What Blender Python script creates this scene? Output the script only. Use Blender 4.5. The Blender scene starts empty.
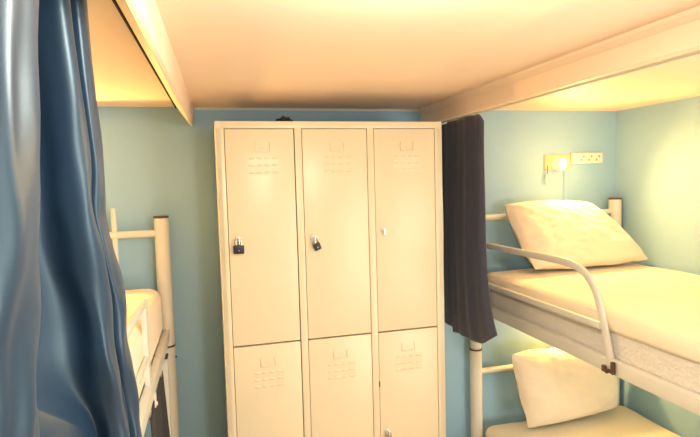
import bpy, bmesh, math, random
from mathutils import Vector, Matrix, noise
random.seed(4)
S = bpy.context.scene
COL = S.collection

# ------------------------------------------------------------------ camera
F, YAW, PITCH, ROLL = 526.32, 0.255699, 0.069733, -0.026929
cd = bpy.data.cameras.new('camera'); cam = bpy.data.objects.new('camera', cd); COL.objects.link(cam)
cd.sensor_width = 36; cd.lens = F / 700 * 36; cd.clip_start = 0.02
f = Vector((math.sin(YAW)*math.cos(PITCH), math.cos(YAW)*math.cos(PITCH), -math.sin(PITCH)))
r = Vector((math.cos(YAW), -math.sin(YAW), 0)); u = r.cross(f)
r2 = r*math.cos(ROLL) + u*math.sin(ROLL); u2 = u*math.cos(ROLL) - r*math.sin(ROLL)
cam.matrix_world = Matrix(((r2.x, u2.x, -f.x, 0), (r2.y, u2.y, -f.y, 0), (r2.z, u2.z, -f.z, 1.75), (0, 0, 0, 1)))
S.camera = cam

# ------------------------------------------------------------------ world, light, exposure
w = bpy.data.worlds.new('world'); S.world = w; w.use_nodes = True
w.node_tree.nodes['Background'].inputs[0].default_value = (1, .86, .7, 1)
w.node_tree.nodes['Background'].inputs[1].default_value = 0.05
S.view_settings.view_transform = 'Standard'; S.view_settings.look = 'None'
S.view_settings.exposure = 0.55; S.view_settings.gamma = 1.0; S.view_settings.use_curve_mapping = False

def lamp_light(name, kind, loc, power, color, size, rot=None, size_y=None):
    d = bpy.data.lights.new(name, kind); d.energy = power; d.color = color
    if kind == 'AREA':
        d.size = size
        if size_y: d.shape = 'RECTANGLE'; d.size_y = size_y
    else: d.shadow_soft_size = size
    o = bpy.data.objects.new(name, d); COL.objects.link(o); o.location = loc
    if rot: o.rotation_euler = rot
    return o
def spot(name, loc, power, color, direction, angle, blend, size=.02):
    o = lamp_light(name, 'SPOT', loc, power, color, size); o.data.spot_size = math.radians(angle); o.data.spot_blend = blend
    o.rotation_euler = Vector(direction).to_track_quat('-Z', 'Y').to_euler(); return o
WARM = (1.0, .54, .14)
ROOM = (1.0, .89, .72)
lamp_light('ceiling_lamp_light', 'AREA', (.36, .76, 2.09), 9, ROOM, .2, (0, 0, 0))
lamp_light('ceiling_lamp_glow', 'POINT', (.34, .74, 1.97), 11, ROOM, .06)
lamp_light('rear_room_fill', 'AREA', (1.9, -.20, 1.0), 35, ROOM, 1.0, (math.radians(92), 0, math.radians(38)), 1.5)  # unseen fill without a fixture, added to light locker fronts and ceiling
spot('right_upper_reading_light', (1.985, 2.60, 1.825), 36, WARM, (-.20, -1, -.45), 172, .95)
lamp_light('right_upper_wall_fill', 'POINT', (1.97, 2.40, 1.84), 3.2, WARM, .05)  # extra point ahead of the lamp, added to brighten the wall around it
spot('right_lower_reading_light', (1.93, 2.60, .98), 17, (1, .54, .13), (.0, -1, -.4), 170, .15)
spot('left_upper_reading_light', (-.75, 2.55, 1.83), 26, WARM, (0, -1, .03), 178, .2)
spot('left_lower_reading_light', (-.75, 2.60, .98), 8, WARM, (0, -1, -.3), 170, .15)

# ------------------------------------------------------------------ materials
def mat(name, col, rough=.6, metal=0, spec=.5, var=0.0, vscale=6, bump=0.0, bscale=60, sheen=0, emit=None, estr=0, coat=0, kind='noise'):
    m = bpy.data.materials.new(name); m.use_nodes = True; nt = m.node_tree; b = nt.nodes['Principled BSDF']
    b.inputs['Base Color'].default_value = (*col, 1); b.inputs['Roughness'].default_value = rough
    b.inputs['Metallic'].default_value = metal; b.inputs['Specular IOR Level'].default_value = spec
    b.inputs['Coat Weight'].default_value = coat
    if sheen: b.inputs['Sheen Weight'].default_value = sheen
    if name == 'blue_satin_cloth': b.inputs['Specular Tint'].default_value = (.60, .84, 1, 1)
    if emit: b.inputs['Emission Color'].default_value = (*emit, 1); b.inputs['Emission Strength'].default_value = estr
    tc = nt.nodes.new('ShaderNodeTexCoord')
    if var:
        n = nt.nodes.new('ShaderNodeTexNoise'); n.inputs['Scale'].default_value = vscale; n.inputs['Detail'].default_value = 5
        mx = nt.nodes.new('ShaderNodeMix'); mx.data_type = 'RGBA'
        mx.inputs[6].default_value = (*[c*(1-var) for c in col], 1); mx.inputs[7].default_value = (*[min(1, c*(1+var)) for c in col], 1)
        nt.links.new(tc.outputs['Object'], n.inputs['Vector']); nt.links.new(n.outputs['Fac'], mx.inputs[0]); nt.links.new(mx.outputs[2], b.inputs['Base Color'])
    if bump:
        if kind == 'quilt':
            t = nt.nodes.new('ShaderNodeTexVoronoi'); t.inputs['Scale'].default_value = bscale; out = t.outputs['Distance']
        else:
            t = nt.nodes.new('ShaderNodeTexNoise'); t.inputs['Scale'].default_value = bscale; t.inputs['Detail'].default_value = 4; out = t.outputs['Fac']
        bp = nt.nodes.new('ShaderNodeBump'); bp.inputs['Strength'].default_value = bump; bp.inputs['Distance'].default_value = .01
        nt.links.new(tc.outputs['Object'], t.inputs['Vector']); nt.links.new(out, bp.inputs['Height']); nt.links.new(bp.outputs[0], b.inputs['Normal'])
    return m
M = dict(
    wall=mat('blue_wall_paint', (.30, .52, .73), .55, var=.05, vscale=3, bump=.12, bscale=25),
    ceil=mat('ceiling_paint', (.88, .70, .54), .6, var=.02, vscale=2, bump=.05, bscale=12),
    beam=mat('beam_paint', (.88, .70, .53), .4, bump=.05, bscale=20),
    floor=mat('wood_floor', (.55, .42, .30), .4, var=.2, vscale=4),
    locker=mat('locker_enamel', (.78, .68, .48), .33, var=.02, vscale=4, bump=.05, bscale=8),
    gap=mat('dark_gap', (.02, .018, .015), .9),
    metal=mat('cream_powder_coat', (.70, .70, .64), .35, bump=.03, bscale=80),
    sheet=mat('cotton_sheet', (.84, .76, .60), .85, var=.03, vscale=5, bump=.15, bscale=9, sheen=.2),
    quilt=mat('quilted_ticking', (.74, .72, .67), .85, bump=.3, bscale=70, kind='quilt'),
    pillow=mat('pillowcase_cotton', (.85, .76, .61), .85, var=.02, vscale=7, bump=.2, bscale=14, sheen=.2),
    char=mat('charcoal_curtain_cloth', (.060, .066, .108), .75, var=.15, vscale=30, bump=.15, bscale=200, sheen=.15),
    blue=mat('blue_satin_cloth', (.010, .027, .060), .40, spec=.8, var=.06, vscale=12, bump=.03, bscale=300),
    dark=mat('black_plastic', (.02, .02, .022), .45),
    brown=mat('brown_cap', (.10, .05, .03), .5),
    chrome=mat('chrome', (.75, .74, .72), .2, metal=1),
    white=mat('white_plastic', (.80, .76, .70), .4),
    hole=mat('socket_recess', (.30, .20, .12), .5),
    shade=mat('frosted_lamp_glass', (.85, .5, .28), .4, emit=(1, .55, .25), estr=1.0),
    bulb=mat('glowing_bulb', (1, .9, .7), .3, emit=(1, .80, .42), estr=45),
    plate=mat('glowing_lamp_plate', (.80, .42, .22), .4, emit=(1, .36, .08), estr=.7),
    cloth=mat('dark_cloth', (.03, .033, .045), .9, bump=.3, bscale=30),
    trimm=mat('pale_trim', (.60, .64, .62), .5),
)

# ------------------------------------------------------------------ helpers
def obj(name, bm, m, parent=None, smooth=True, mods=None):
    bmesh.ops.recalc_face_normals(bm, faces=bm.faces)
    me = bpy.data.meshes.new(name); bm.to_mesh(me); bm.free()
    o = bpy.data.objects.new(name, me); COL.objects.link(o); me.materials.append(m)
    if smooth:
        for p in me.polygons: p.use_smooth = True
        me.set_sharp_from_angle(angle=math.radians(38))
    if parent:
        o.parent = parent
        o.location = -world_loc(parent)
    return o
def world_loc(o):
    v = Vector(o.location); p = o.parent
    while p: v += Vector(p.location); p = p.parent
    return v
def thing(name, label, cat, loc, group=None):
    o = bpy.data.objects.new(name, None); COL.objects.link(o); o.location = loc; o.empty_display_size = .05
    return tag(o, label, cat, group)
def tag(o, label, cat, group=None, kind=None):
    o['label'] = label; o['category'] = cat
    if group: o['group'] = group
    if kind: o['kind'] = kind
    return o
def struct(name, bm, m, smooth=False):
    o = obj(name, bm, m, None, smooth); o['kind'] = 'structure'; return o
def box(bm, x0, x1, y0, y1, z0, z1, bev=0, seg=2, rot=None):
    g = bmesh.ops.create_cube(bm, size=1); vs = g['verts']
    c = Vector(((x0+x1)/2, (y0+y1)/2, (z0+z1)/2))
    for v in vs: v.co = Vector((v.co.x*(x1-x0), v.co.y*(y1-y0), v.co.z*(z1-z0)))
    if rot is not None:
        for v in vs: v.co = rot @ v.co
    for v in vs: v.co += c
    if bev:
        es = list({e for v in vs for e in v.link_edges})
        bmesh.ops.bevel(bm, geom=es, offset=bev, segments=seg, affect='EDGES', profile=.6)
    return bm
def B(*a, **k): return box(bmesh.new(), *a, **k)
def sweep(bm, pts, rx, rz=None, n=14, ref=(1, 0, 0), cap=True, square=0):
    """tube along pts; rx = half width along ref, rz = half height."""
    rz = rz or rx; pts = [Vector(p) for p in pts]; rings = []
    for i, p in enumerate(pts):
        t = (pts[min(i+1, len(pts)-1)] - pts[max(i-1, 0)]).normalized()
        a = Vector(ref) - t*Vector(ref).dot(t)
        if a.length < .1: a = Vector((0, 1, 0)) - t*t.y
        a.normalize(); b = t.cross(a); ring = []
        for k in range(n):
            th = 2*math.pi*k/n; c, s = math.cos(th), math.sin(th)
            if square: c = math.copysign(abs(c)**square, c); s = math.copysign(abs(s)**square, s)
            ring.append(bm.verts.new(p + a*c*rx + b*s*rz))
        rings.append(ring)
    for r0, r1 in zip(rings, rings[1:]):
        for k in range(n): bm.faces.new((r0[k], r0[(k+1) % n], r1[(k+1) % n], r1[k]))
    if cap: bm.faces.new(rings[0][::-1]); bm.faces.new(rings[-1])
    return bm
def spline(pts, k=6):
    P = [Vector(p) for p in pts]; out = []
    for i in range(len(P)-1):
        p0, p1, p2, p3 = P[max(i-1, 0)], P[i], P[i+1], P[min(i+2, len(P)-1)]
        for j in range(k):
            t = j/k
            out.append(.5*((2*p1)+(p2-p0)*t+(2*p0-5*p1+4*p2-p3)*t*t+(3*p1-p0-3*p2+p3)*t**3))
    out.append(P[-1]); return out
def rbox(bm, x0, x1, y0, y1, z0, z1, r, nx=24, ny=50, nz=10, amp=.004, fr=6, zmin=None, seed=0, crown=0):
    """soft rounded block (mattress, sheet); zmin keeps only what lies above it."""
    lo = Vector((x0, y0, z0)); hi = Vector((x1, y1, z1)); n = (nx, ny, nz); made = {}
    def P(i, j, k):
        key = (i, j, k)
        if key in made: return made[key]
        q = Vector([lo[a] + (hi[a]-lo[a])*(key[a]/n[a]) for a in range(3)])
        c = Vector([min(max(q[a], lo[a]+r), hi[a]-r) for a in range(3)])
        d = q - c
        if d.length > 1e-9: q = c + d.normalized()*min(r, max(abs(d.x), abs(d.y), abs(d.z)))
        nn = noise.noise(q*fr + Vector((seed, 0, 0)))*amp + noise.noise(q*fr*3 + Vector((seed, 5, 0)))*amp*.35
        if k > 0: q.z += nn + (crown*(1-((q.x-(x0+x1)/2)/((x1-x0)/2))**2) if k == nz else 0)
        if 0 < k: q.x += noise.noise(q*fr + Vector((9, seed, 0)))*amp*.6
        made[key] = bm.verts.new(q); return made[key]
    def quad(a, b, c, d): bm.faces.new((P(*a), P(*b), P(*c), P(*d)))
    kmin = 0
    if zmin is not None:
        kmin = max(0, round((zmin-z0)/(z1-z0)*nz))
    for i in range(nx):
        for j in range(ny):
            quad((i, j, nz), (i+1, j, nz), (i+1, j+1, nz), (i, j+1, nz))
            if zmin is None: quad((i, j, 0), (i, j+1, 0), (i+1, j+1, 0), (i+1, j, 0))
        for k in range(kmin, nz):
            quad((i, 0, k), (i+1, 0, k), (i+1, 0, k+1), (i, 0, k+1)); quad((i, ny, k), (i, ny, k+1), (i+1, ny, k+1), (i+1, ny, k))
    for j in range(ny):
        for k in range(kmin, nz):
            quad((0, j, k), (0, j, k+1), (0, j+1, k+1), (0, j+1, k)); quad((nx, j, k), (nx, j+1, k), (nx, j+1, k+1), (nx, j, k+1))
    return bm
def pillow_bm(TL, TR, BR, BL, T, seed=0, n=44, pinch=.035, wr=.005):
    """stuffed pillow between four corners; front and back bulge by T."""
    TL, TR, BR, BL = map(Vector, (TL, TR, BR, BL)); bm = bmesh.new()
    nrm = ((TR-BL).cross(TL-BR)).normalized()
    if nrm.y > 0: nrm = -nrm
    ux = ((TR+BR)-(TL+BL)).normalized(); uz = ((TL+TR)-(BL+BR)).normalized()
    sides = []
    for s in (1, -1):
        g = []
        for i in range(n+1):
            row = []
            for j in range(n+1):
                a, b = i/n*2-1, j/n*2-1
                p = (TL*(1-i/n)+TR*(i/n))*(j/n) + (BL*(1-i/n)+BR*(i/n))*(1-j/n)
                p = p - ux*a*pinch*(1-b*b)**1.0 - uz*b*pinch*(1-a*a) - (ux*a+uz*b)*.004*(abs(a*b))**9
                e = max(0, (1-a**4))*max(0, (1-b**4)); h = T*(e**.6)
                bulge = h*(1 + .12*noise.noise(Vector((a*1.4+seed, b*1.4, s))))
                q = Vector((a*2.2+seed, b*2.2, s*3))
                ridge = abs(noise.noise(q*1.3))*wr*2 + noise.noise(q*3.1)*wr
                # creases fanning from the corners
                for ca, cb in ((-1, 1), (1, 1), (-1, -1), (1, -1)):
                    da, db = a-ca, b-cb; dd = math.hypot(da, db); th = math.atan2(db, da)
                    ridge += wr*.9*math.sin(th*13+seed+ca*2)*math.exp(-dd*1.7)*min(1, dd*3)
                p = p + nrm*s*(bulge + ridge*min(1, e*3))
                if j in (0, n) or i in (0, n):
                    p = p + uz*(.004*math.sin(a*9+seed)) + nrm*.006*math.sin(a*7+b*8+seed)
                row.append(p)
            g.append(row)
        sides.append(g)
    fv = [[bm.verts.new(p) for p in row] for row in sides[0]]
    bv = [[fv[i][j] if i in (0, n) or j in (0, n) else bm.verts.new(sides[1][i][j]) for j in range(n+1)] for i in range(n+1)]
    for i in range(n):
        for j in range(n):
            bm.faces.new((fv[i][j], fv[i+1][j], fv[i+1][j+1], fv[i][j+1]))
            bm.faces.new((bv[i][j], bv[i][j+1], bv[i+1][j+1], bv[i+1][j]))
    return bm
def solid(o, t, off=0):
    m = o.modifiers.new('thickness', 'SOLIDIFY'); m.thickness = t; m.offset = off; return o
def loft(rows):
    bm = bmesh.new(); V = [[bm.verts.new(p) for p in r_] for r_ in rows]
    for a, b in zip(V, V[1:]):
        for k in range(len(a)-1): bm.faces.new((a[k], a[k+1], b[k+1], b[k]))
    return bm

# ------------------------------------------------------------------ setting
XL, XR, YN, YF, H = -1.26, 2.385, -1.7, 2.70, 2.131
struct('floor', B(XL-.1, XR+.1, YN-.1, YF+.1, -.1, 0), M['floor'])
struct('ceiling', B(XL-.1, XR+.1, YN-.1, YF+.1, H, H+.1), M['ceil'])
struct('wall_back', B(XL-.1, XR+.1, YF, YF+.1, 0, H), M['wall'])
struct('wall_left', B(XL-.1, XL, YN, YF, 0, H), M['wall'])
struct('wall_right', B(XR, XR+.1, YN, YF, 0, H), M['wall'])
struct('wall_front', B(XL-.1, XR+.1, YN-.1, YN, 0, H), M['wall'])
struct('baseboard_back', B(XL, XR, YF-.012, YF, 0, .08, bev=.003), M['metal'])
struct('baseboard_right', B(XR-.012, XR, YN, YF-.012, 0, .08, bev=.003), M['metal'])
struct('baseboard_left', B(XL, XL+.012, YN, YF-.012, 0, .08, bev=.003), M['metal'])
struct('trim_1', B(-.066, 1.118, YF-.010, YF, H-.013, H, bev=.003), M['trimm'])
def prism(prof, ya, yb, dxa=0, dxb=0):
    bm = bmesh.new()
    A = [bm.verts.new((x+dxa, ya, z)) for x, z in prof]; C = [bm.verts.new((x+dxb, yb, z)) for x, z in prof]
    n = len(prof)
    for k in range(n): bm.faces.new((A[k], A[(k+1) % n], C[(k+1) % n], C[k]))
    bm.faces.new(A[::-1]); bm.faces.new(C); return bm
# beams between aisle and bunk niches: upright aisle face, sloping back
struct('trim_2', prism([(1.098, H), (1.102, 2.122), (1.112, 2.112), (1.120, 2.106), (1.120, 2.047), (1.123, 2.042), (1.129, 2.041), (1.19, H)], YN, YF), M['beam'])
struct('trim_3', prism([(-.068, H), (-.070, 2.062), (-.074, 2.044), (-.081, 2.040), (-.087, 2.044), (-.146, H)], YN, YF, dxa=-.075, dxb=0), M['beam'])
struct('beam_gap_shade', prism([(-.146, H), (-.146, H-.006), (-.150, H-.006), (-.150, H)], YN, YF, dxa=-.075, dxb=0), M['gap'])  # dark strip stands in for the shadowed gap between beam and niche ceiling

# ------------------------------------------------------------------ locker cabinet
LX, LY, LT, LD = .0252, 2.232, 2.0116, .44
G, GAP = .0343, .03; DW = (1-2*G-2*GAP)/3
L = thing('locker_cabinet', 'tall cream metal locker cabinet with six doors against the blue wall', 'locker', (LX+.5, LY, 0))
bm = bmesh.new()
box(bm, LX, LX+.02, LY, LY+LD, .06, LT); box(bm, LX+.98, LX+1, LY, LY+LD, .06, LT)
box(bm, LX, LX+1, LY+.004, LY+LD, LT-.012, LT); box(bm, LX, LX+1, LY+LD-.01, LY+LD, .06, LT); box(bm, LX+.02, LX+.98, LY+.02, LY+LD, .06, .08)
obj('shell', bm, M['locker'], L, False)
ZD, ZS, ZB = 1.981, 1.0668, .13
bm = bmesh.new()
box(bm, LX, LX+1, LY, LY+.02, ZD, LT, bev=.0025); box(bm, LX, LX+1, LY, LY+.02, .06, ZB, bev=.0025)
box(bm, LX, LX+G, LY, LY+.02, ZB-.003, ZD+.003, bev=.002); box(bm, LX+1-G, LX+1, LY, LY+.02, ZB-.003, ZD+.003, bev=.002)
for k in (1, 2):
    a = LX+G+k*DW+(k-1)*GAP
    box(bm, a, a+GAP, LY, LY+.02, ZB-.003, ZD+.003, bev=.002)
obj('face_frame', bm, M['locker'], L)
bm = bmesh.new(); box(bm, LX+.022, LX+.978, LY+.026, LY+.028, .085, LT-.02)
obj('gap_shade_panel', bm, M['gap'], L, False)  # black sheet behind the doors, stands in for shade in their gaps
for x in (LX+.03, LX+.97):
    for y in (LY+.04, LY+LD-.04):
        obj('foot', sweep(bmesh.new(), [(x, y, 0), (x, y, .06)], .02), M['dark'], L)
def louvre(bm, cx, y, z, wd):
    n = 8; rows = []
    for i in range(9):
        t = i/8; xx = cx-wd/2+wd*t; e = math.sin(math.pi*min(1, max(0, t*1.0)))**.4 if 0 < t < 1 else 0
        rows.append([(xx, y-.003*e*math.sin(math.pi*j/n), z+.005*math.cos(math.pi*j/n)) for j in range(n+1)])
    b2 = loft(rows); me = bpy.data.meshes.new('t'); b2.to_mesh(me); b2.free(); bm.from_mesh(me); bpy.data.meshes.remove(me)
hasps = {}
for row in (0, 1):
    for k in range(3):
        a = LX+G+k*(DW+GAP); z0, z1 = ((ZS+.0015, ZD) if row == 0 else (ZB, ZS-.0015))
        gl, gr = .0022, (.0036 if k == 0 else .0022)
        dm = bmesh.new(); box(dm, a+gl, a+DW-gr, LY+.0015, LY+.022, z0+.001, z1-.0022, bev=.0022)
        D = obj('door', dm, M['locker'], L)
        cx = a+DW/2 + (.012 if row == 0 else 0); zt = 1.900 if row == 0 else .985
        yd = LY+.0015
        vm = box(bmesh.new(), cx-.066, cx+.066, yd-.0004, yd+.0006, zt-.112, zt-.034)
        for rr in range(3):
            for cc in range(4): louvre(vm, cx-.048+.032*cc, yd, zt-.042-.030*rr, .026)
        obj('vent_louvres', vm, M['locker'], D)
        hm = bmesh.new()
        box(hm, cx-.033, cx-.027, yd-.004, yd, zt-.018, zt+.022, bev=.001); box(hm, cx+.027, cx+.033, yd-.004, yd, zt-.018, zt+.022, bev=.001)
        box(hm, cx-.027, cx+.027, yd-.004, yd, zt-.018, zt-.013, bev=.001); box(hm, cx-.012, cx+.012, yd-.003, yd, zt-.002, zt+.001, bev=.0008)
        obj('card_holder', hm, M['locker'], D)
        hx = a+.040 if k < 2 else a+.036; hz = (1.523, 1.512, 1.531)[k] if row == 0 else (.585, .585, .600)[k]
        bmh = bmesh.new()
        sweep(bmh, [(hx, yd, hz), (hx, yd-.004, hz)], .013, n=20, ref=(1, 0, 0)); sweep(bmh, [(hx, yd-.004, hz), (hx, yd-.016, hz)], .008, n=16)
        h = obj('latch', bmh, M['white'], D); h['label'] = 'pale round turn latch with a tongue'
        bmh = box(bmesh.new(), hx-.004, hx+.004, yd-.020, yd-.012, hz-.022, hz+.010, bev=.0015)
        obj('tongue', bmh, M['chrome'], D)
        hasps[(row, k)] = (hx, yd-.014, hz)
        if k == 2 and row == 1:
            obj('lock_bolt', B(a-.001, a+.004, LY-.001, LY+.003, .815, .840, bev=.001), M['dark'], D)

def padlock(hx, y, hz, label, tilt, body, w_=.044, h_=.035):
    t = thing('padlock', label, 'padlock', (hx, y, hz-.02-h_), 'padlocks hanging on the locker latches')
    R = Matrix.Rotation(tilt, 4, 'Y')
    def T(bm):
        for v in bm.verts: v.co = (R @ (v.co-Vector((hx, y, hz-.010))).to_4d()).to_3d() + Vector((hx, y, hz-.010))
        return bm
    obj('body', T(B(hx-w_/2, hx+w_/2, y-.010, y+.008, hz-.024-h_, hz-.024, bev=.004)), body, t)
    pts = [(hx-.011, y, hz-.026), (hx-.011, y, hz-.008)] + [(hx-.011*math.cos(math.pi*i/8), y, hz-.008+.011*math.sin(math.pi*i/8)) for i in range(1, 8)] + [(hx+.011, y, hz-.008), (hx+.011, y, hz-.026)]
    obj('shackle', T(sweep(bmesh.new(), pts, .0028, n=8, ref=(0, 1, 0))), M['chrome'], t)
    obj('keyhole', T(sweep(bmesh.new(), [(hx, y-.0102, hz-.024-h_*.6), (hx, y-.0112, hz-.024-h_*.6)], .004, n=10)), M['chrome'], t)
    return t
padlock(*hasps[(0, 0)], 'square black padlock on the left upper locker door', 0, M['dark'])
padlock(*hasps[(0, 1)], 'small tilted black and chrome padlock on the middle upper locker door', math.radians(-22), M['dark'], .030, .030)
padlock(*hasps[(1, 2)], 'dark padlock at the picture edge on the right lower locker door', 0, M['brown'], .034, .03)
# small dark bundle on top of the lockers
bm = bmesh.new(); bmesh.ops.create_icosphere(bm, subdivisions=4, radius=1)
for v in bm.verts:
    q = v.co.copy(); s = 1+.35*noise.noise(q*2.1)+.12*noise.noise(q*6)
    v.co = Vector((.322+q.x*.034*s, 2.33+q.y*.04*s, LT+max(0, .010+q.z*.020*s)))
tag(obj('crumpled_cloth', bm, M['cloth']), 'small crumpled dark cloth lying on top of the lockers', 'cloth')

# ------------------------------------------------------------------ bunk beds
def bunk(label, mir, joint_z, XA, XW, YH, YFt):
    """XA = aisle side post centre, XW = wall side post centre, YH head, YFt foot."""
    t = thing('bunk_bed', label, 'bed', ((XA+XW)/2, (YH+YFt)/2, 0), 'metal bunk beds')
    s = 1 if XW > XA else -1
    for x in (XA, XW):
        for y in (YH, YFt):
            bm = bmesh.new(); sweep(bm, [(x, y, 0), (x, y, joint_z)], .0335, n=24)
            p = obj('post', bm, M['metal'], t)
            obj('upper_post', sweep(bmesh.new(), [(x, y, joint_z), (x, y, 1.602)], .0335 if mir else .030, n=24) if x == XA else sweep(bmesh.new(), [(x, y, joint_z), (x, y, 1.602)], .036, n=24), M['metal'], p)
            obj('joint_ring', sweep(bmesh.new(), [(x, y, joint_z-.005), (x, y, joint_z+.004)], .0355, n=24), M['brown'], p)['label'] = 'dark brown joint ring'
            obj('cap', sweep(bmesh.new(), [(x, y, 1.602), (x, y, 1.612)], .0345 if x == XA else .037, n=24), M['brown'], p)['label'] = 'dark brown end cap'
    for y, nm in ((YH, 'headboard_bar'), (YFt, 'footboard_bar')):
        for z in (1.530, .657):
            obj(nm, sweep(bmesh.new(), [(XA+s*.02, y, z), (XW-s*.02, y, z)], .017, n=14, ref=(0, 1, 0)), M['metal'], t)
    for z0, z1 in ((1.018, 1.072), (.20, .25)):
        for x in (XA, XW):
            obj('side_rail', B(x-.014, x+.014, YFt, YH, z0, z1, bev=.004), M['metal'], t)
        for y in (YH, YFt): obj('end_rail', B(min(XA, XW), max(XA, XW), y-.014, y+.014, z0, z1, bev=.004), M['metal'], t)
        bm = bmesh.new()
        n = 13
        for k in range(n):
            y = YFt+.07+(YH-YFt-.14)*k/(n-1); box(bm, min(XA, XW)+.01, max(XA, XW)-.01, y-.03, y+.03, z1-.045, z1-.030)
        obj('bed_slats', bm, M['metal'], t, False)
    return t
XA, XW, YH, YFt = 1.405, 2.335, 2.645, .62
RB = bunk('cream metal bunk bed along the right wall beneath the lit reading lamp', False, .790, XA, XW, YH, YFt)
# right guard rail, bent down at its end
P = spline([(1.40, 2.63, 1.395), (1.40, 2.5, 1.393), (1.40, 2.2, 1.395), (1.40, 1.95, 1.397), (1.40, 1.82, 1.392), (1.40, 1.74, 1.368), (1.40, 1.685, 1.315), (1.40, 1.652, 1.24), (1.40, 1.615, 1.12), (1.40, 1.590, 1.022)], 5)
g = obj('guard_rail', sweep(bmesh.new(), P, .010, .016, n=16, square=.7), M['metal'], RB)
obj('middle_bar', sweep(bmesh.new(), [(1.396, 2.63, 1.183), (1.396, 1.645, 1.183)], .011, .015, n=14, square=.7), M['metal'], g)
bm = bmesh.new()
box(bm, 1.374, 1.386, 1.560, 1.575, 1.026, 1.072, bev=.003); box(bm, 1.376, 1.386, 1.604, 1.622, 1.022, 1.046, bev=.003)
sweep(bm, [(1.386, 1.593, 1.030), (1.372, 1.593, 1.030)], .008, n=10, ref=(0, 1, 0))
obj('clamp', bm, M['brown'], g)['label'] = 'dark metal clamp with a bolt'
# left bunk
XA2, XW2 = -.237, -1.20
LB = bunk('cream metal bunk bed half hidden behind the blue curtain on the left', True, .985, XA2, XW2, YH, YFt)
P = spline([(-.24, 1.22, 1.03), (-.24, 1.235, 1.12), (-.24, 1.27, 1.26), (-.24, 1.34, 1.345), (-.24, 1.45, 1.355), (-.24, 1.85, 1.355)], 5) + [Vector((-.24, 1.93, 1.352))]
g = obj('guard_rail', sweep(bmesh.new(), P, .008, .013, n=16, square=.7), M['metal'], LB)
obj('guard_upright', B(-.250, -.232, 1.88, 1.93, .985, 1.357, bev=.003), M['metal'], g)
obj('middle_bar', sweep(bmesh.new(), [(-.24, 1.25, 1.165), (-.24, 1.9, 1.165)], .008, .012, n=14, square=.7), M['metal'], g)
bm = bmesh.new(); box(bm, -.226, -.218, 1.895, 1.925, .985, 1.03, bev=.002); sweep(bm, [(-.226, 1.91, .995), (-.214, 1.91, .995)], .007, n=10, ref=(0, 1, 0))
obj('clamp', bm, M['metal'], g)
obj('headboard_stile', sweep(bmesh.new(), [(-.445, YH, 1.30), (-.445, YH, 1.655)], .012, n=14), M['metal'], LB)
bm = bmesh.new(); box(bm, -.262, -.228, 2.50, 2.53, .05, .968, bev=.005)
obj('ladder_rail', bm, M['metal'], LB)
obj('ladder_hook', B(-.264, -.226, 2.48, 2.535, .968, .980, bev=.002), M['dark'], LB)['label'] = 'black hook plate'
obj('bolt', sweep(bmesh.new(), [(-.203, 2.630, .93), (-.196, 2.630, .93)], .005, n=10, ref=(0, 1, 0)), M['dark'], LB)

# ------------------------------------------------------------------ mattresses, sheets, pillows
def mattress(name, label, x0, x1, y0, y1, z0, z1, r=.045, seed=0, m='quilt', group='mattresses on the bunk beds', amp=.003):
    o = obj(name, rbox(bmesh.new(), x0, x1, y0, y1, z0, z1, r, seed=seed, amp=amp), M[m]); tag(o, label, 'mattress', group); return o
def sheet(label, x0, x1, y0, y1, z0, z1, zmin, seed=0, amp=.005, r=.05):
    o = obj('fitted_sheet', rbox(bmesh.new(), x0-.006, x1+.006, y0-.006, y1+.006, z0, z1+.008, r, nx=36, ny=80, nz=14, seed=seed, amp=amp, zmin=zmin, fr=5), M['sheet'])
    tag(o, label, 'sheet', 'white sheets on the bunk beds'); solid(o, .003, 1); return o
mattress('mattress', 'white quilted mattress on the upper right bunk, topmost of the right bed', 1.424, 2.370, .66, 2.60, 1.043, 1.228, seed=1, r=.022)
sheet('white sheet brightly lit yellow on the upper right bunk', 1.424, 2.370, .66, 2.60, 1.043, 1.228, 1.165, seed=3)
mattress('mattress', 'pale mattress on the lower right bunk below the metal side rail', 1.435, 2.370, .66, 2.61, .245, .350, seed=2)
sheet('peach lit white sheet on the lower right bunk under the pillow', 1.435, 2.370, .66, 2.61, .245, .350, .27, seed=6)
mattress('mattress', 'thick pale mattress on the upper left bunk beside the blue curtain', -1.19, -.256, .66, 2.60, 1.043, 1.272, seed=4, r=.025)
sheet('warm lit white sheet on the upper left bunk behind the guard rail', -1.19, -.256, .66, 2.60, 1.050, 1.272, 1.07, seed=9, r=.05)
mattress('mattress', 'pale mattress on the lower left bunk behind the dark drape', -1.19, -.275, .66, 2.60, .245, .350, seed=5)
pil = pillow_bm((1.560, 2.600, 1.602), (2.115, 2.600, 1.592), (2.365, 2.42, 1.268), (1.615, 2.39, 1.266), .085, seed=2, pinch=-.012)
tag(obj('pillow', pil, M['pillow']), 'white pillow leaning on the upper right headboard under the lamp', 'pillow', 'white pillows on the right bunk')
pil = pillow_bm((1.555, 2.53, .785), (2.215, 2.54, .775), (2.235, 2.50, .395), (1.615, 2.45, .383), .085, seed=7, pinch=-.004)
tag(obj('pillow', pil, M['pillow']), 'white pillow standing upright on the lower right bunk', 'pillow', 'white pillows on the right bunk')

# ------------------------------------------------------------------ curtains
def plan_rows(levels, k=5, zs=None):
    """levels: list of (z, [(x,y),...]) from top to bottom; spline in plan and down the height."""
    rows = [(z, spline([(x, y, 0) for x, y in pts], k)) for z, pts in levels]
    out = []; N = 14
    for a in range(len(rows)-1):
        for q in range(N if a < len(rows)-2 else N+1):
            t = q/N; tt = t*t*(3-2*t); z = rows[a][0]*(1-t)+rows[a+1][0]*t
            out.append([Vector((p.x*(1-tt)+p2.x*tt, p.y*(1-tt)+p2.y*tt, z)) for p, p2 in zip(rows[a][1], rows[a+1][1])])
    return out
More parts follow.
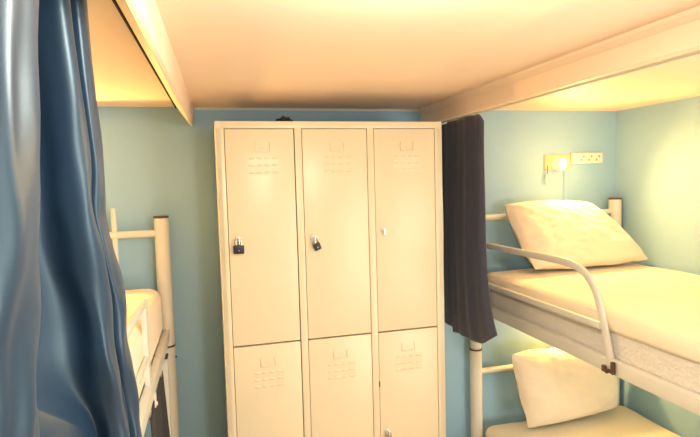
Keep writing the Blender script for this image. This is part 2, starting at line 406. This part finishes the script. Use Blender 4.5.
# foreground blue satin curtain on the left bunk
ridge = [(-.38, .44), (-.34, .50), (-.29, .528), (-.23, .520), (-.188, .514), (-.169, .528), (-.164, .55), (-.160, .575), (-.164, .598), (-.185, .612), (-.25, .63), (-.33, .70), (-.35, .80), (-.33, .875)]
front = [(-.28, .892), (-.235, .895), (-.209, .903), (-.203, .93), (-.214, .945), (-.212, .96), (-.198, .965), (-.192, .99), (-.200, 1.03), (-.23, 1.05)]
def moved(pts, dx, dy, lim=-9): return [(max(lim, x+dx), y+dy) for x, y in pts]
top = moved(ridge, .012, 0) + front
mid = moved(ridge, -.003, 0) + moved(front, .004, .05)
bot = moved(ridge, -.026, 0) + moved(front, .016, .11)
low = moved(ridge, -.030, .0, -.238) + moved(front, .026, .16, -.238)
rows = plan_rows([(2.105, top), (1.75, mid), (1.47, bot), (1.26, low), (.30, low)], 7)
for rr in rows:
    for i, p in enumerate(rr):
        q = Vector((i*.05, p.z*2.6, 0)); f_ = min(1, max(0, (2.05-p.z)*2.5))
        # soft diagonal pull creases
        p.x += f_*.8*(.006*noise.noise(q) + .013*noise.noise(Vector((i*.11+p.z*4, p.z*8-i*.06, 3))))
CT = obj('bunk_curtain', loft(rows), M['blue']); solid(CT, .002)
tag(CT, 'large shiny blue satin curtain hanging in folds in the left foreground', 'curtain')
tag(obj('curtain_rod', sweep(bmesh.new(), [(-.235, .1, 2.112), (-.235, 1.0, 2.112)], .007, n=10), M['metal']), 'thin rod under the left ceiling beam carrying the blue curtain', 'rod')
# right charcoal curtain
def curtain_right():
    rows = []; n = 110; Nz = 60
    for a in range(Nz+1):
        v = a/Nz; row = []
        for i in range(n+1):
            s = i/n   # 0 far end, 1 near end
            y = 2.665-.465*s - .10*s*v**6
            zb = .955 if s < .28 else (.948+.030*((s-.3)/.7)+.06*max(0, (s-.80)/.20)**1.5)
            zt = 2.046 - (.035*((s-.94)/.06)**2 if s > .94 else 0)
            z = zt*(1-v)+zb*v
            x = 1.200 + .006*math.sin(s*2*math.pi*2.3+.5)*(1-.4*v) + .003*math.sin(s*31+v*2) + .005*noise.noise(Vector((s*4, v*3, 0)))
            x += .022*max(0, min(1, (.30-s)/.04)) + .012*math.exp(-((s-.36)/.05)**2)
            if s > .90: x += .02*((s-.90)/.10)**2.2
            row.append(Vector((x, y, z)))
        rows.append(row)
    return loft(rows)
c = obj('bunk_curtain', curtain_right(), M['char']); solid(c, .003)
tag(c, 'dark charcoal curtain bunched between the lockers and the right bunk', 'curtain')
tag(obj('curtain_rod', sweep(bmesh.new(), [(1.215, .0, 2.055), (1.215, 2.69, 2.055)], .006, n=10), M['metal']), 'thin rod under the right ceiling beam carrying the charcoal curtain', 'rod')
# dark drape on the lower left bunk
rows = []
for a in range(31):
    v = a/30; row = []
    for i in range(41):
        s = i/40; y = 2.20-.45*s + .20*v*(1-s*.5)
        row.append(Vector((-.222+.006*math.sin(s*15+v)*(.4+v), y+.05*v, 1.012*(1-v)+.35*v)))
    rows.append(row)
c = obj('bunk_drape', loft(rows), M['cloth']); solid(c, .003)
tag(c, 'dark cloth drape hanging from the left bunk side rail over the lower bunk', 'drape')

# ------------------------------------------------------------------ reading lamps, power strip, cable duct
def reading_lamp(lx, z, label):
    t = thing('reading_lamp', label, 'lamp', (lx, YF, z), 'wall reading lamps')
    obj('wall_plate', B(lx-.115, lx+.055, YF-.016, YF, z-.046, z+.040, bev=.012, seg=4), M['plate'], t)
    bm = bmesh.new(); n = 20   # bowl-shaped holder tilted forward
    prof = [(0, .022), (.010, .034), (.028, .040), (.045, .037), (.046, .034), (.028, .036), (.012, .028), (.006, .0)]
    c0 = Vector((lx-.058, YF-.014, z-.010)); ax = Vector((.42, -.90, -.10)).normalized(); a = Vector((0, 0, 1)); a = (a-ax*a.dot(ax)).normalized(); b = ax.cross(a); rg = []
    for d, r_ in prof:
        rg.append([bm.verts.new(c0+ax*d*1.3+(a*math.cos(2*math.pi*k/n)+b*math.sin(2*math.pi*k/n))*max(r_, .0005)) for k in range(n)])
    for p, q in zip(rg, rg[1:]):
        for k in range(n): bm.faces.new((p[k], p[(k+1) % n], q[(k+1) % n], q[k]))
    obj('lamp_shade', bm, M['shade'], t)['label'] = 'frosted orange tinted shade'
    bm = bmesh.new(); bmesh.ops.create_uvsphere(bm, u_segments=20, v_segments=14, radius=.019, matrix=Matrix.Translation(c0+ax*.052) @ Matrix.Diagonal((1.15, 1, 1, 1)))
    obj('bulb', bm, M['bulb'], t)['label'] = 'glowing yellow white bulb'
    cx = lx-.115
    obj('pull_cord', sweep(bmesh.new(), [(cx+.012, YF-.02, z-.02), (cx+.010, YF-.022, z-.055), (cx+.006, YF-.022, z-.075)], .0022, n=8), M['brown'], t)
    pts = [(cx+.006, YF-.022, z-.072), (cx-.001, YF-.022, z-.092), (cx+.002, YF-.022, z-.118), (cx+.008, YF-.022, z-.126), (cx+.016, YF-.022, z-.110), (cx+.014, YF-.022, z-.086), (cx+.006, YF-.022, z-.072)]
    obj('pull_handle', sweep(bmesh.new(), spline(pts, 4), .0042, n=8, ref=(0, 1, 0), cap=False), M['white'], t)
    return t
def power_strip(x0, x1, z, label):
    t = thing('power_strip', label, 'socket', ((x0+x1)/2, YF, z), 'wall power strips')
    obj('housing', B(x0, x1, YF-.030, YF, z-.030, z+.034, bev=.006, seg=3), M['white'], t)
    for k in range(3):
        cx = x0+(x1-x0)*(.30+.26*k)
        s = obj('socket', sweep(bmesh.new(), [(cx, YF-.0302, z+.002), (cx, YF-.0318, z+.002)], .021, n=24), M['white'], t)
        bm = bmesh.new()
        for dx, dz in ((.009, .010), (-.009, -.010)):
            sweep(bm, [(cx+dx, YF-.0316, z+.002+dz), (cx+dx, YF-.0330, z+.002+dz)], .006, n=12)
        obj('socket_hole', bm, M['hole'], s)
    return t
reading_lamp(2.00, 1.834, 'lit reading lamp on the wall above the upper right pillow')
power_strip(2.062, 2.268, 1.850, 'white power strip with three sockets on the wall beside the lit lamp')
tag(obj('cable_duct', B(2.018, 2.040, YF-.008, YF, .30, 1.80, bev=.003), M['wall']), 'narrow painted cable duct running down the wall below the lit lamp', 'cable duct')
reading_lamp(1.93, .985, 'reading lamp hidden behind the upper mattress over the lower right pillow')
reading_lamp(-.78, 1.842, 'reading lamp in the left niche behind the blue curtain')
# ceiling lamp over the aisle just above the view
t = thing('ceiling_lamp', 'round ceiling lamp over the aisle above the view', 'lamp', (.38, .80, H))
obj('base', sweep(bmesh.new(), [(.38, .80, H), (.38, .80, H-.02)], .07, n=32), M['white'], t)
